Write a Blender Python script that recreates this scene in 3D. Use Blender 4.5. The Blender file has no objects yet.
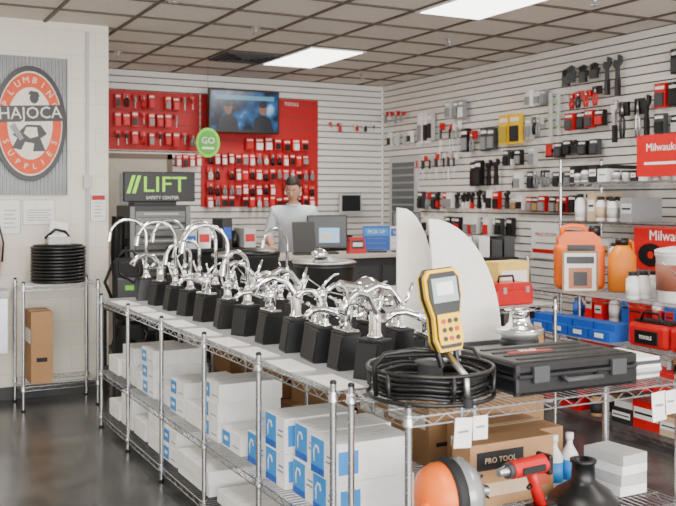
import bpy, bmesh, math, random
from mathutils import Matrix, Vector
random.seed(7)
PI=math.pi
# ---------------------------------------------------------------- materials
_m={}
def M(name,col,rough=.5,metal=0.0,emis=0.0,var=.05,scale=18,bump=0.0,trans=0.0,alpha=1.0,coat=0.0):
    if name in _m: return _m[name]
    m=bpy.data.materials.new(name); m.use_nodes=True
    nt=m.node_tree; p=nt.nodes['Principled BSDF']
    tc=nt.nodes.new('ShaderNodeTexCoord'); no=nt.nodes.new('ShaderNodeTexNoise')
    no.inputs['Scale'].default_value=scale; no.inputs['Detail'].default_value=3
    nt.links.new(tc.outputs['Object'],no.inputs['Vector'])
    r=nt.nodes.new('ShaderNodeValToRGB')
    lo=[max(0,c*(1-var)) for c in col]; hi=[min(1,c*(1+var)) for c in col]
    r.color_ramp.elements[0].position=.3; r.color_ramp.elements[1].position=.7
    r.color_ramp.elements[0].color=(*lo,1); r.color_ramp.elements[1].color=(*hi,1)
    nt.links.new(no.outputs['Fac'],r.inputs['Fac']); nt.links.new(r.outputs['Color'],p.inputs['Base Color'])
    p.inputs['Roughness'].default_value=rough; p.inputs['Metallic'].default_value=metal
    if emis>0:
        p.inputs['Emission Color'].default_value=(*col,1); p.inputs['Emission Strength'].default_value=emis
    if trans>0: p.inputs['Transmission Weight'].default_value=trans
    if coat>0: p.inputs['Coat Weight'].default_value=coat
    if bump>0:
        b=nt.nodes.new('ShaderNodeBump'); b.inputs['Strength'].default_value=bump; b.inputs['Distance'].default_value=.01
        nt.links.new(no.outputs['Fac'],b.inputs['Height']); nt.links.new(b.outputs['Normal'],p.inputs['Normal'])
    _m[name]=m; return m
def Mbrick(name,c1,c2,mort,bw,bh,ms,rough,axes='XY',off=.5,bump=.3,nscale=6,nvar=.25):
    m=bpy.data.materials.new(name); m.use_nodes=True
    nt=m.node_tree; p=nt.nodes['Principled BSDF']; L=nt.links
    tc=nt.nodes.new('ShaderNodeTexCoord'); sp=nt.nodes.new('ShaderNodeSeparateXYZ'); cb=nt.nodes.new('ShaderNodeCombineXYZ')
    L.new(tc.outputs['Object'],sp.inputs[0]); L.new(sp.outputs[axes[0]],cb.inputs['X']); L.new(sp.outputs[axes[1]],cb.inputs['Y'])
    b=nt.nodes.new('ShaderNodeTexBrick'); b.offset=off
    b.inputs['Scale'].default_value=1; b.inputs['Brick Width'].default_value=bw; b.inputs['Row Height'].default_value=bh
    b.inputs['Mortar Size'].default_value=ms; b.inputs['Mortar Smooth'].default_value=.3
    b.inputs['Color1'].default_value=(*c1,1); b.inputs['Color2'].default_value=(*c2,1); b.inputs['Mortar'].default_value=(*mort,1)
    L.new(cb.outputs[0],b.inputs['Vector'])
    no=nt.nodes.new('ShaderNodeTexNoise'); no.inputs['Scale'].default_value=nscale; no.inputs['Detail'].default_value=6
    L.new(tc.outputs['Object'],no.inputs['Vector'])
    mr=nt.nodes.new('ShaderNodeMapRange'); mr.inputs['From Min'].default_value=.3; mr.inputs['From Max'].default_value=.7
    mr.inputs['To Min'].default_value=1-nvar; mr.inputs['To Max'].default_value=1+nvar
    L.new(no.outputs['Fac'],mr.inputs['Value'])
    mx=nt.nodes.new('ShaderNodeVectorMath'); mx.operation='SCALE'
    L.new(b.outputs['Color'],mx.inputs[0]); L.new(mr.outputs[0],mx.inputs['Scale'])
    L.new(mx.outputs[0],p.inputs['Base Color']); p.inputs['Roughness'].default_value=rough
    bp=nt.nodes.new('ShaderNodeBump'); bp.inputs['Strength'].default_value=bump; bp.inputs['Distance'].default_value=.005; bp.invert=True
    L.new(b.outputs['Fac'],bp.inputs['Height']); L.new(bp.outputs['Normal'],p.inputs['Normal'])
    return m
CHROME=M('chrome',(.90,.91,.93),.07,1,var=.02)
WIRE=M('wire_chrome',(.58,.59,.61),.25,1)
STEEL=M('brushed_steel',(.6,.6,.62),.35,1)
BLACK=M('black_plastic',(.005,.005,.006),.38)
BLKM=M('black_matte',(.012,.012,.014),.7)
DGREY=M('dark_grey',(.045,.048,.052),.5)
GREY=M('mid_grey',(.26,.27,.28),.5)
LGREY=M('light_grey',(.55,.55,.55),.5)
WHITE=M('white_plastic',(.85,.85,.84),.4)
PAPER=M('white_paper',(.88,.87,.84),.8)
BOXW=M('white_cardboard',(.88,.88,.87),.7)
BLUE=M('label_blue',(.01,.10,.50),.5)
LBLUE=M('label_lightblue',(.03,.28,.74),.5)
RED=M('red_plastic',(.58,.004,.006),.4)
DRED=M('red_board',(.46,.003,.006),.55)
ORANGE=M('orange_plastic',(.95,.17,.004),.42)
YEL=M('yellow_plastic',(.95,.56,.004),.4)
GREEN=M('green_print',(.2,.65,.04),.5)
CARD=M('brown_cardboard',(.40,.22,.10),.8)
TAN=M('tan_card',(.60,.45,.29),.8)
SKIN=M('skin',(.60,.32,.22),.5)
HAIR=M('dark_hair',(.02,.012,.008),.6,bump=.4,scale=120)
SHIRT=M('shirt_greyblue',(.66,.72,.80),.85)
PANTS=M('dark_trousers',(.03,.035,.05),.85)
# ---------------------------------------------------------------- builder
class B:
    def __init__(s,name): s.name=name; s.v=[];s.f=[];s.mi=[];s.sm=[];s.mats=[];s.M=Matrix.Identity(4)
    def idx(s,m):
        if m not in s.mats: s.mats.append(m)
        return s.mats.index(m)
    def add(s,vs,fs,m,smooth=False,T=None):
        o=len(s.v); A=s.M@T if T is not None else s.M
        s.v+= [tuple(A@Vector(v)) for v in vs]; i=s.idx(m)
        for f in fs: s.f.append([a+o for a in f]); s.mi.append(i); s.sm.append(smooth)
    def box(s,c,d,m,rot=None,bev=0,T=None):
        A=Matrix.Translation(c)
        if rot: A=A@Matrix.Rotation(rot[2],4,'Z')@Matrix.Rotation(rot[1],4,'Y')@Matrix.Rotation(rot[0],4,'X')
        if T is not None: A=T@A
        x,y,z=d[0]/2,d[1]/2,d[2]/2
        if bev<=0:
            vs=[(-x,-y,-z),(x,-y,-z),(x,y,-z),(-x,y,-z),(-x,-y,z),(x,-y,z),(x,y,z),(-x,y,z)]
            fs=[(0,3,2,1),(4,5,6,7),(0,1,5,4),(1,2,6,5),(2,3,7,6),(3,0,4,7)]
            s.add(vs,fs,m,False,A)
        else:
            bm=bmesh.new(); bmesh.ops.create_cube(bm,size=1)
            for v in bm.verts: v.co=Vector((v.co.x*d[0],v.co.y*d[1],v.co.z*d[2]))
            bmesh.ops.bevel(bm,geom=list(bm.edges),offset=bev,segments=2 if bev<.03 else 5,affect='EDGES',profile=.5)
            bm.verts.index_update()
            s.add([tuple(v.co) for v in bm.verts],[[v.index for v in f.verts] for f in bm.faces],m,False,A); bm.free()
    def bx(s,x0,x1,y0,y1,z0,z1,m,bev=0):
        s.box(((x0+x1)/2,(y0+y1)/2,(z0+z1)/2),(abs(x1-x0),abs(y1-y0),abs(z1-z0)),m,bev=bev)
    def cyl(s,p0,p1,r0,m,r1=None,n=16,caps=True,smooth=True):
        if r1 is None: r1=r0
        p0=Vector(p0);p1=Vector(p1);d=(p1-p0)
        q=d.to_track_quat('Z','Y').to_matrix()
        vs=[];
        for p,r in((p0,r0),(p1,r1)):
            for i in range(n):
                a=2*PI*i/n; vs.append(tuple(p+q@Vector((math.cos(a)*r,math.sin(a)*r,0))))
        fs=[(i,(i+1)%n,n+(i+1)%n,n+i) for i in range(n)]
        s.add(vs,fs,m,smooth)
        if caps:
            s.add(vs[:n],[list(range(n))[::-1]],m); s.add(vs[n:],[list(range(n))],m)
    def tube(s,pts,r,m,n=8,closed=False,smooth=True,sq=1.0):
        P=[Vector(p) for p in pts]; k=len(P); R=r if isinstance(r,(list,tuple)) else [r]*k
        vs=[]; up=None
        for i,p in enumerate(P):
            if closed: t=(P[(i+1)%k]-P[i-1]).normalized()
            else: t=(P[min(i+1,k-1)]-P[max(i-1,0)]).normalized()
            if up is None:
                up=Vector((0,0,1)) if abs(t.z)<.9 else Vector((1,0,0))
            x=up.cross(t)
            if x.length<1e-4: x=Vector((1,0,0)).cross(t)
            x.normalize(); y=t.cross(x).normalized(); up=y
            for j in range(n):
                a=2*PI*j/n+PI/4; vs.append(tuple(p+x*math.cos(a)*R[i]+y*math.sin(a)*R[i]*sq))
        fs=[]
        for i in range(k if closed else k-1):
            a=i*n;b=((i+1)%k)*n
            for j in range(n): fs.append((a+j,a+(j+1)%n,b+(j+1)%n,b+j))
        if not closed:
            fs.append(list(range(n))[::-1]); fs.append([(k-1)*n+j for j in range(n)])
        s.add(vs,fs,m,smooth)
    def lathe(s,prof,m,c=(0,0,0),n=28,T=None,smooth=True):
        vs=[];k=len(prof)
        for r,z in prof:
            for j in range(n):
                a=2*PI*j/n; vs.append((c[0]+r*math.cos(a),c[1]+r*math.sin(a),c[2]+z))
        fs=[]
        for i in range(k-1):
            for j in range(n): fs.append((i*n+j,i*n+(j+1)%n,(i+1)*n+(j+1)%n,(i+1)*n+j))
        if prof[0][0]>1e-4: fs.append(list(range(n))[::-1])
        if prof[-1][0]>1e-4: fs.append([(k-1)*n+j for j in range(n)])
        s.add(vs,fs,m,smooth,T)
    def prism(s,poly,y0,y1,m,T=None,smooth=False):
        n=len(poly); vs=[(x,y0,z) for x,z in poly]+[(x,y1,z) for x,z in poly]
        fs=[list(range(n)),[n+i for i in range(n)][::-1]]+[(i,n+i,n+(i+1)%n,(i+1)%n) for i in range(n)]
        s.add(vs,fs,m,smooth,T)
    def sph(s,c,r,m,n=14,k=9):
        if not isinstance(r,(tuple,list)): r=(r,r,r)
        vs=[];fs=[]
        for i in range(k+1):
            ph=PI*i/k
            for j in range(n):
                a=2*PI*j/n; vs.append((c[0]+r[0]*math.sin(ph)*math.cos(a),c[1]+r[1]*math.sin(ph)*math.sin(a),c[2]+r[2]*math.cos(ph)))
        for i in range(k):
            for j in range(n): fs.append((i*n+j,(i+1)*n+j,(i+1)*n+(j+1)%n,i*n+(j+1)%n))
        s.add(vs,fs,m,True)
    def text(s,txt,size,m,T,ex=.001,sx=1.0):
        cu=bpy.data.curves.new('t','FONT'); cu.body=txt; cu.size=size; cu.extrude=ex; cu.align_x='CENTER'; cu.align_y='CENTER'; cu.resolution_u=2
        ob=bpy.data.objects.new('t',cu); bpy.context.scene.collection.objects.link(ob)
        bpy.context.view_layer.update()
        dg=bpy.context.evaluated_depsgraph_get(); me=ob.evaluated_get(dg).to_mesh()
        s.add([(v.co.x*sx,v.co.y,v.co.z) for v in me.vertices],[list(p.vertices) for p in me.polygons],m,False,T)
        ob.evaluated_get(dg).to_mesh_clear(); bpy.data.objects.remove(ob); bpy.data.curves.remove(cu)
    def mesh(s):
        me=bpy.data.meshes.new(s.name); me.from_pydata(s.v,[],s.f)
        for m in s.mats: me.materials.append(m)
        me.polygons.foreach_set('material_index',s.mi); me.polygons.foreach_set('use_smooth',s.sm); me.update()
        return me
    def done(s,loc=(0,0,0),rz=0,parent=None,name=None):
        return place(s.mesh(),name or s.name,loc,rz,parent)
def place(me,name,loc=(0,0,0),rz=0,parent=None,sc=1):
    ob=bpy.data.objects.new(name,me); ob.location=loc; ob.rotation_euler=(0,0,rz); ob.scale=(sc,sc,sc)
    bpy.context.scene.collection.objects.link(ob)
    if parent: ob.parent=parent
    return ob
def FT(x,y,z,rx=0): return Matrix.Translation((x,y,z))@Matrix.Rotation(PI/2+rx,4,'X')
# ---------------------------------------------------------------- room
H=3.05; XR=6.03; YB=10.24
FLOOR=Mbrick('slate_floor',(.040,.041,.042),(.072,.071,.070),(.018,.018,.018),.61,.305,.004,.24,'YX',.5,.4,5,.4)
b=B('floor'); b.bx(-3.6,6.2,-2.6,10.4,-.1,0,FLOOR); b.done()
TILE=M('ceiling_tile',(.72,.67,.60),.9,scale=60,var=.08,bump=.2)
TBAR_SHADE=M('ceiling_tbar_shade',(.10,.075,.06),.6)  # grid bars coloured dark brown, painting in the shadow lines between tiles
b=B('ceiling'); b.bx(-3.6,6.2,-2.6,10.4,H+.012,H+.1,TILE)
gx=3.83
x=gx-.61*12
while x<6.03:
    if x>-3.5: b.bx(x-.013,x+.013,-2.5,YB,H,H+.013,TBAR_SHADE)
    x+=.61
y=9.07-.61*19
while y<YB:
    if y>-2.5: b.bx(-3.5,XR,y-.013,y+.013,H-.001,H+.012,TBAR_SHADE)
    y+=.61
b.done()
LAMP=M('light_diffuser',(1,.98,.94),.5,emis=6)
def lightpanel(x,y,w=.61,l=1.22,e=38):
    b=B('ceiling_light_panel'); b.bx(x,x+w,y,y+l,H-.012,H-.002,WHITE); b.bx(x+.03,x+w-.03,y+.03,y+l-.03,H-.016,H-.011,LAMP); b.done()
    li=bpy.data.lights.new('panel_lamp','AREA'); li.shape='RECTANGLE'; li.size=w-.06; li.size_y=l-.06; li.energy=e; li.color=(1,.94,.84)
    o=bpy.data.objects.new('panel_lamp',li); o.location=(x+w/2,y+l/2,H-.03); bpy.context.scene.collection.objects.link(o)
for (px,py) in ((3.83,7.85),(3.83,4.80),(3.83,1.14),(.78,4.8),(.78,1.14),(-2.27,3.0)): lightpanel(px,py)
for (px,py) in ((3.83,4.19),(3.22,8.46)):
    b=B('ceiling_vent'); x0,y0=px,py
    for i in range(5):
        k=i*.055; b.bx(x0+.03+k,x0+.58-k,y0+.03+k,y0+.05+k,H-.02-.002*i,H-.001,DGREY); b.bx(x0+.03+k,x0+.58-k,y0+.56-k,y0+.58-k,H-.02-.002*i,H-.001,DGREY)
        b.bx(x0+.03+k,x0+.05+k,y0+.03+k,y0+.58-k,H-.02-.002*i,H-.001,DGREY); b.bx(x0+.56-k,x0+.58-k,y0+.03+k,y0+.58-k,H-.02-.002*i,H-.001,DGREY)
    b.done()
for (px,py) in ((2.0,6.3),(2.3,9.0),(4.75,6.9),(5.2,9.3),(4.7,5.0),(3.0,7.2)):
    b=B('ceiling_sprinkler'); b.lathe([(.04,0),(.04,-.008),(.014,-.014),(.012,-.05),(.034,-.056),(.034,-.062),(.001,-.065)],STEEL,n=14); b.done((px,py,H))
# walls
SLAT=M('slat_white',(.79,.765,.72),.5); GRV=M('slat_groove',(.07,.06,.055),.8)
def slats(name,along,a0,a1):
    b=B(name)
    if along=='Y': b.bx(XR,XR+.12,a0,a1,0,H+.012,GRV)
    else: b.bx(a0,a1,YB,YB+.12,0,H+.012,GRV)
    z=.1
    while z<H-.02:
        z1=min(z+.063,H)
        if along=='Y': b.bx(XR-.02,XR+.005,a0,a1,z,z1,SLAT)
        else: b.bx(a0,a1,YB-.02,YB+.005,z,z1,SLAT)
        z+=.076
    return b
b=slats('wall_right','Y',-2.6,YB); b.done()
b=slats('wall_back','X',1.91,XR-.02); b.done()
BLOCK=Mbrick('painted_block',(.78,.74,.64),(.80,.76,.66),(.71,.67,.57),.40,.20,.005,.6,'XZ',.5,.2,3,.04)
b=B('wall_partition'); b.bx(-3.5,1.91,7.8,YB+.12,0,H+.012,BLOCK); b.done()
b=B('baseboard_partition'); b.bx(-3.5,1.915,7.785,7.8,0,.1,DGREY); b.done()
b=B('baseboard_back'); b.bx(1.91,XR-.02,YB-.035,YB-.02,0,.1,DGREY); b.done()
PLAIN=M('plain_wall',(.76,.73,.66),.8)
b=B('wall_left'); b.bx(-3.6,-3.5,-2.6,7.8,0,H+.012,PLAIN); b.done()
b=B('wall_front')
b.bx(-3.5,XR,-2.6,-2.5,0,.4,PLAIN); b.bx(-3.5,XR,-2.6,-2.5,2.75,H+.012,PLAIN)
b.bx(-3.5,-3.1,-2.6,-2.5,.4,2.75,PLAIN); b.bx(5.6,XR,-2.6,-2.5,.4,2.75,PLAIN); b.done()
b=B('window_1')
for i in range(6): b.bx(-3.1+i*1.73,-3.05+i*1.73,-2.58,-2.52,.4,2.75,STEEL)
b.bx(-3.1,5.6,-2.58,-2.52,.4,.45,STEEL); b.bx(-3.1,5.6,-2.58,-2.52,2.7,2.75,STEEL); b.done()
b=B('electrical_conduit'); b.cyl((1.73,7.78,.12),(1.73,7.78,3.0),.012,LGREY,n=10); b.box((1.73,7.775,1.75),(.07,.045,.11),LGREY,bev=.004); b.done()
FR=M('door_frame_brown',(.16,.11,.08),.5); DR=M('door_beige',(.50,.45,.38),.5)
b=B('door_1'); b.bx(2.42,2.48,YB-.062,YB-.022,0,2.12,FR); b.bx(3.16,3.22,YB-.062,YB-.022,0,2.12,FR); b.bx(2.42,3.22,YB-.062,YB-.022,2.06,2.12,FR)
b.bx(2.48,3.16,YB-.052,YB-.022,0.005,2.06,DR); b.bx(2.62,3.02,YB-.057,YB-.047,1.2,1.9,M('door_glass',(.25,.28,.3),.1)); b.cyl((3.08,YB-.1,1.0),(3.08,YB-.05,1.0),.025,STEEL); b.done()
b=B('window_2'); 
b.bx(XR-.052,XR-.022,9.35,10.0,1.15,2.13,LGREY)
b.bx(XR-.056,XR-.047,9.42,9.93,1.22,2.06,M('window_dark',(.10,.11,.12),.15))
for i in range(9): b.bx(XR-.062,XR-.052,9.42,9.93,1.26+i*.09,1.285+i*.09,GREY)
b.done()
# ---------------------------------------------------------------- left wall sign
CORR=M('corrugated_steel',(.34,.35,.36),.4,.6,var=.12,scale=4)
b=B('round_wall_sign')
n=120;vs=[];
for i in range(n+1):
    xx=.98+.585*i/n; yy=7.788-.018*(1+math.cos(i*2*PI/6))/2
    vs+=[(xx,yy-.002,1.64),(xx,yy-.002,2.76)]
b.add(vs,[(2*i,2*i+2,2*i+3,2*i+1) for i in range(n)],CORR,True)
def ell(rx,rz,cx,cz,n=48): return [(cx+rx*math.cos(2*PI*i/n),cz+rz*math.sin(2*PI*i/n)) for i in range(n)]
cx,cz=1.265,2.215
CREAM=M('sign_cream',(.84,.78,.66),.6)
b.prism(ell(.285,.465,cx,cz),7.735,7.765,BLACK)
b.prism(ell(.252,.42,cx,cz),7.731,7.735,CREAM)
b.prism(ell(.245,.408,cx,cz),7.728,7.731,M('sign_orangered',(.75,.085,.02),.6))
b.prism(ell(.175,.29,cx,cz),7.725,7.728,CREAM)
b.prism([(cx-.255,cz+.0),(cx+.255,cz+.03),(cx+.255,cz+.16),(cx-.255,cz+.13)],7.72,7.726,BLACK)
b.text('HAJOCA',.135,CREAM,Matrix.Translation((cx,7.719,cz+.08))@Matrix.Rotation(PI/2,4,'X')@Matrix.Rotation(.06,4,'Z'),ex=.002,sx=.95)
for k,ch in enumerate('PLUMBING'):
    a=PI*(.86-.72*k/7); r1,r2=.208,.35
    b.text(ch,.07,CREAM,Matrix.Translation((cx+r1*math.cos(a),7.727,cz+r2*math.sin(a)))@Matrix.Rotation(PI/2,4,'X')@Matrix.Rotation(a-PI/2,4,'Z'),ex=.002)
for k,ch in enumerate('SUPPLIES'):
    a=-PI*(.86-.72*k/7); r1,r2=.208,.35
    b.text(ch,.065,CREAM,Matrix.Translation((cx+r1*math.cos(a),7.727,cz+r2*math.sin(a)))@Matrix.Rotation(PI/2,4,'X')@Matrix.Rotation(a+PI/2,4,'Z'),ex=.002)
b.prism(ell(.036,.045,cx+.03,cz+.205,20),7.722,7.725,BLACK); b.prism([(cx-.02,cz+.235),(cx+.075,cz+.215),(cx+.06,cz+.255),(cx+.0,cz+.265)],7.721,7.724,BLACK)
b.prism([(cx-.09,cz-.07),(cx-.03,cz-.01),(cx+.08,cz-.01),(cx+.13,cz-.08),(cx+.08,cz-.12),(cx+.12,cz-.22),(cx+.02,cz-.225),(cx+.03,cz-.16),(cx-.04,cz-.15),(cx-.07,cz-.215),(cx-.14,cz-.2),(cx-.1,cz-.12),(cx-.14,cz-.09)],7.722,7.725,BLACK)
b.prism([(cx-.03,cz-.03),(cx+.05,cz-.03),(cx+.06,cz-.1),(cx-.0,cz-.12),(cx-.05,cz-.08)],7.7205,7.723,CREAM)
b.prism([(cx-.16,cz-.03),(cx-.12,cz-.0),(cx-.05,cz-.12),(cx-.08,cz-.14)],7.7205,7.7235,GREY)
b.done()
def notice(name,x0,x1,z0,z1,y=7.8,bar=None):
    b=B(name); b.bx(x0,x1,y-.006,y-.0005,z0,z1,PAPER)
    if bar: b.bx(x0+.01,x1-.01,y-.008,y-.005,z1-.06,z1-.02,bar)
    for i in range(5):
        zz=z1-.08-i*(z1-z0-.1)/5; b.bx(x0+.03,x1-.03-.02*(i%2),y-.0075,y-.005,zz-.006,zz,GREY)
    b.tube([(x0,y-.006,z0),(x1,y-.006,z0),(x1,y-.006,z1),(x0,y-.006,z1)],.003,GREY,n=4,closed=True); b.done()
notice('wall_notice',1.04,1.20,1.33,1.6); notice('wall_notice',1.22,1.47,1.4,1.6); notice('wall_notice',1.76,1.89,1.42,1.66,bar=DRED)
b=B('drinking_fountain'); b.prism([(0,0),(.42,0),(.42,.42),(0,.42)],-.30,0,STEEL); b.box((.21,-.16,.45),(.46,.30,.06),LGREY,bev=.012)
b.lathe([(.13,.03),(.11,-.0),(.02,-.012)],STEEL,(.21,-.16,.455)); b.tube([(.08,-.1,.48),(.08,-.1,.55),(.1,-.12,.57),(.13,-.14,.56)],.008,CHROME)
for i in range(6): b.bx(.06,.36,-.304,-.299,.06+i*.035,.075+i*.035,DGREY)
b.done((.64,7.798,.42))
b=B('fire_extinguisher'); b.lathe([(.02,0),(.06,.01),(.065,.04),(.065,.3),(.04,.36),(.015,.38)],RED,n=20); b.cyl((0,0,.37),(0,0,.42),.015,STEEL); b.tube([(0,0,.41),(.06,0,.43),(.09,0,.3),(.08,0,.15)],.008,BLACK); b.box((0,0,.43),(.03,.1,.02),BLACK); b.done((.97,7.72,.96))
# ---------------------------------------------------------------- wire racks
def rack(name,x0,x1,y0,y1,zs,Ht,posts_y=None,posts_x=None,liner=None,wr=.0022,step=.03):
    b=B(name); py=posts_y or [y0+.015,y1-.015]; px=posts_x or [x0+.015,x1-.015]
    for X in px:
        for Y in py:
            b.cyl((X,Y,.012),(X,Y,Ht),.0125,WIRE,n=10); b.lathe([(.001,Ht),(.0125,Ht),(.014,Ht+.004),(.01,Ht+.012),(.001,Ht+.014)],BLACK,(X,Y,0),n=10)
            b.lathe([(.018,0),(.018,.012),(.01,.014)],BLACK,(X,Y,0),n=10)
            for z in zs: b.cyl((X,Y,z-.035),(X,Y,z),.02,WIRE,r1=.016,n=10)
            zz=.15
            while zz<Ht-.05: b.cyl((X,Y,zz),(X,Y,zz+.002),.0132,GREY,n=8,caps=False); zz+=.05
    for z in zs:
        zt=z-.005; zb=z-.035
        for zz,r in((zt,.0035),(zb,.003)):
            b.tube([(x0,y0,zz),(x1,y0,zz),(x1,y1,zz),(x0,y1,zz)],r,WIRE,n=4,closed=True,smooth=False)
        def zig(p,q):
            p=Vector(p);q=Vector(q);L=(q-p).length;n=max(2,int(L/.05)); pts=[]
            for i in range(n+1):
                c=p.lerp(q,i/n); c.z=zt if i%2 else zb; pts.append(tuple(c))
            b.tube(pts,.002,WIRE,n=4,smooth=False)
        zig((x0,y0,0),(x1,y0,0)); zig((x0,y0,0),(x0,y1,0)); zig((x1,y0,0),(x1,y1,0)); zig((x0,y1,0),(x1,y1,0))
        if (x1-x0)<(y1-y0):
            k=int((y1-y0)/step)
            for i in range(1,k):
                Y=y0+(y1-y0)*i/k; b.tube([(x0,Y,z-.0025),(x1,Y,z-.0025)],wr,WIRE,n=4,smooth=False)
            for i in (1,2): X=x0+(x1-x0)*i/3; b.tube([(X,y0,zt-.003),(X,y1,zt-.003)],.003,WIRE,n=4,smooth=False)
        else:
            k=int((x1-x0)/step)
            for i in range(1,k):
                X=x0+(x1-x0)*i/k; b.tube([(X,y0,z-.0025),(X,y1,z-.0025)],wr,WIRE,n=4,smooth=False)
            for i in (1,2): Y=y0+(y1-y0)*i/3; b.tube([(x0,Y,zt-.003),(x1,Y,zt-.003)],.003,WIRE,n=4,smooth=False)
    if liner: b.bx(x0+.03,x1-.03,y0+.01,y1-.01,zs[0],zs[0]+.003,LINER)
    return b.done()
LINER=M('shelf_liner',(.50,.51,.53),.2)
PY=[3.0,3.70,4.40,5.12,5.84,6.55]
rack('wire_shelving_unit',1.54,2.14,2.99,6.56,[.90,.40,.10],.93,posts_y=PY,liner=True)
rack('wire_shelving_unit',1.585,2.84,2.54,2.96,[.90,.44,.08],.925)
rack('wire_shelving_unit',2.17,2.90,2.99,6.5,[.90,.40,.10],.93,posts_y=[3.0,4.2,5.4,6.5],liner=True)
rack('wire_shelving_unit',1.13,1.72,7.28,7.72,[.95,.19],.97)
rack('wire_shelving_unit',3.55,4.10,4.7,6.3,[.92,.5,.1],.95,liner=True)
rack('wire_shelving_unit',4.55,5.10,3.9,5.6,[.93,.62,.33,.08],.96)
rack('wire_shelving_unit',5.45,5.95,4.5,6.25,[1.75,1.42,1.05,.6,.15],1.95)
ZT=.903
b=B('price_sheets')
for i in range(9):
    y=3.15+i*.38+random.uniform(-.03,.03); b.box((1.63,y,ZT+.0025),(.12,.28,.003),PAPER,rot=(0,0,random.uniform(-.06,.06)))
for i in range(4): b.box((1.95,3.3+i*.85,ZT+.0022),(.2,.28,.003),LGREY,rot=(0,0,random.uniform(-.1,.1)))
b.done()
# ---------------------------------------------------------------- faucets (spout toward -X)
def fbase(b,w=.10,h=.13,d=.09):
    b.prism([(-d/2,0),(d/2-.01,0),(d/2,h),(-d/2+.02,h*.97)],-w/2,w/2,BLACK)
    b.prism([(-d/2-.003,.008),(-d/2+.0,.008),(-d/2+.019,h*.93),(-d/2+.016,h*.93)],-w/2+.008,w/2-.008,BLKM)
    b.box((.01,0,h+.003),(d-.015,w,.008),BLKM)
    return h+.007
def arc(cx,cz,r,a0,a1,n=12): return [(cx+r*math.cos(a0+(a1-a0)*i/n),0,cz+r*math.sin(a0+(a1-a0)*i/n)) for i in range(n+1)]
def goose(hh=.2,r=.085):
    b=B('display_faucet'); h=fbase(b); x=.015
    b.lathe([(.03,0),(.03,.007),(.02,.013),(.017,.055),(.021,.064),(.016,.08),(.010,.086)],CHROME,(x,0,h),n=20)
    pts=[(x,0,h+.07),(x,0,h+.08+hh*.5)]+arc(x-r,h+hh,r,0,PI*.93,14)
    b.tube(pts,.010,CHROME,n=12)
    e=pts[-1]; b.cyl((e[0],0,e[2]+.005),(e[0]-.008,0,e[2]-.045),.012,CHROME,r1=.015,n=14)
    b.cyl((x,0,h+.045),(x,.042,h+.05),.011,CHROME,n=12); b.tube([(x,.042,h+.05),(x-.01,.058,h+.075),(x-.02,.066,h+.12)],[.008,.006,.0045],CHROME)
    return b
def low():
    b=B('display_faucet'); h=fbase(b); x=.01
    b.box((x,0,h+.005),(.05,.13,.01),CHROME,bev=.0045)
    b.lathe([(.025,.008),(.023,.045),(.026,.062),(.023,.088),(.011,.10),(.001,.103)],CHROME,(x,0,h),n=20)
    b.tube([(x,0,h+.045),(x-.045,0,h+.07),(x-.09,0,h+.085),(x-.13,0,h+.083),(x-.155,0,h+.068),(x-.16,0,h+.052)],[.017,.014,.012,.0115,.012,.012],CHROME,n=12)
    b.tube([(x,0,h+.095),(x+.02,0,h+.12),(x+.05,0,h+.145),(x+.085,0,h+.155)],[.011,.009,.008,.007],CHROME,sq=.6)
    return b
def two():
    b=B('display_faucet'); h=fbase(b,w=.17); x=.01
    for yy in(-.062,.062):
        b.lathe([(.023,0),(.023,.006),(.015,.012),(.012,.035),(.018,.045),(.016,.058),(.001,.063)],CHROME,(x,yy,h),n=18)
        b.tube([(x,yy,h+.055),(x-.01,yy*1.5,h+.063),(x-.015,yy*1.8,h+.07)],[.007,.006,.008],CHROME)
    b.lathe([(.025,0),(.025,.006),(.016,.012),(.014,.045)],CHROME,(x,0,h),n=18)
    b.tube([(x,0,h+.035),(x,0,h+.07)]+arc(x-.05,h+.08,.05,0,PI*.85),.011,CHROME,n=12)
    return b
def pull():
    b=B('display_faucet'); h=fbase(b); x=.015
    b.lathe([(.028,0),(.028,.009),(.021,.018),(.021,.08),(.017,.09)],CHROME,(x,0,h),n=20)
    b.tube([(x,0,h+.06),(x-.01,0,h+.105),(x-.045,0,h+.15),(x-.1,0,h+.165),(x-.15,0,h+.145),(x-.18,0,h+.105)],[.018,.015,.012,.013,.015,.018],CHROME,n=12)
    b.tube([(x,0,h+.08),(x+.03,0,h+.115),(x+.05,0,h+.17)],[.011,.009,.006],CHROME)
    return b
meshes={'g':goose(.17,.075).mesh(),'G':goose(.25,.11).mesh(),'l':low().mesh(),'t':two().mesh(),'p':pull().mesh()}
row1=[(3.14,'p'),(3.38,'l'),(3.62,'t'),(3.88,'p'),(4.16,'l'),(4.46,'g'),(4.76,'G'),(5.08,'l'),(5.38,'g'),(5.68,'G'),(6.0,'p'),(6.34,'G')]
row2=[(3.12,'l'),(3.34,'p'),(3.58,'l'),(3.82,'t'),(4.08,'l'),(4.36,'p'),(4.66,'t'),(4.98,'p'),(5.3,'l'),(5.6,'G'),(5.92,'g'),(6.22,'G'),(6.44,'l')]
for y,k in row1: place(meshes[k],'display_faucet',(1.80,y,ZT),random.uniform(-.25,.5),sc=1.13)
for y,k in row2: place(meshes[k],'display_faucet',(2.05,y+.02,ZT),random.uniform(-.2,.45),sc=1.12)
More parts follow.
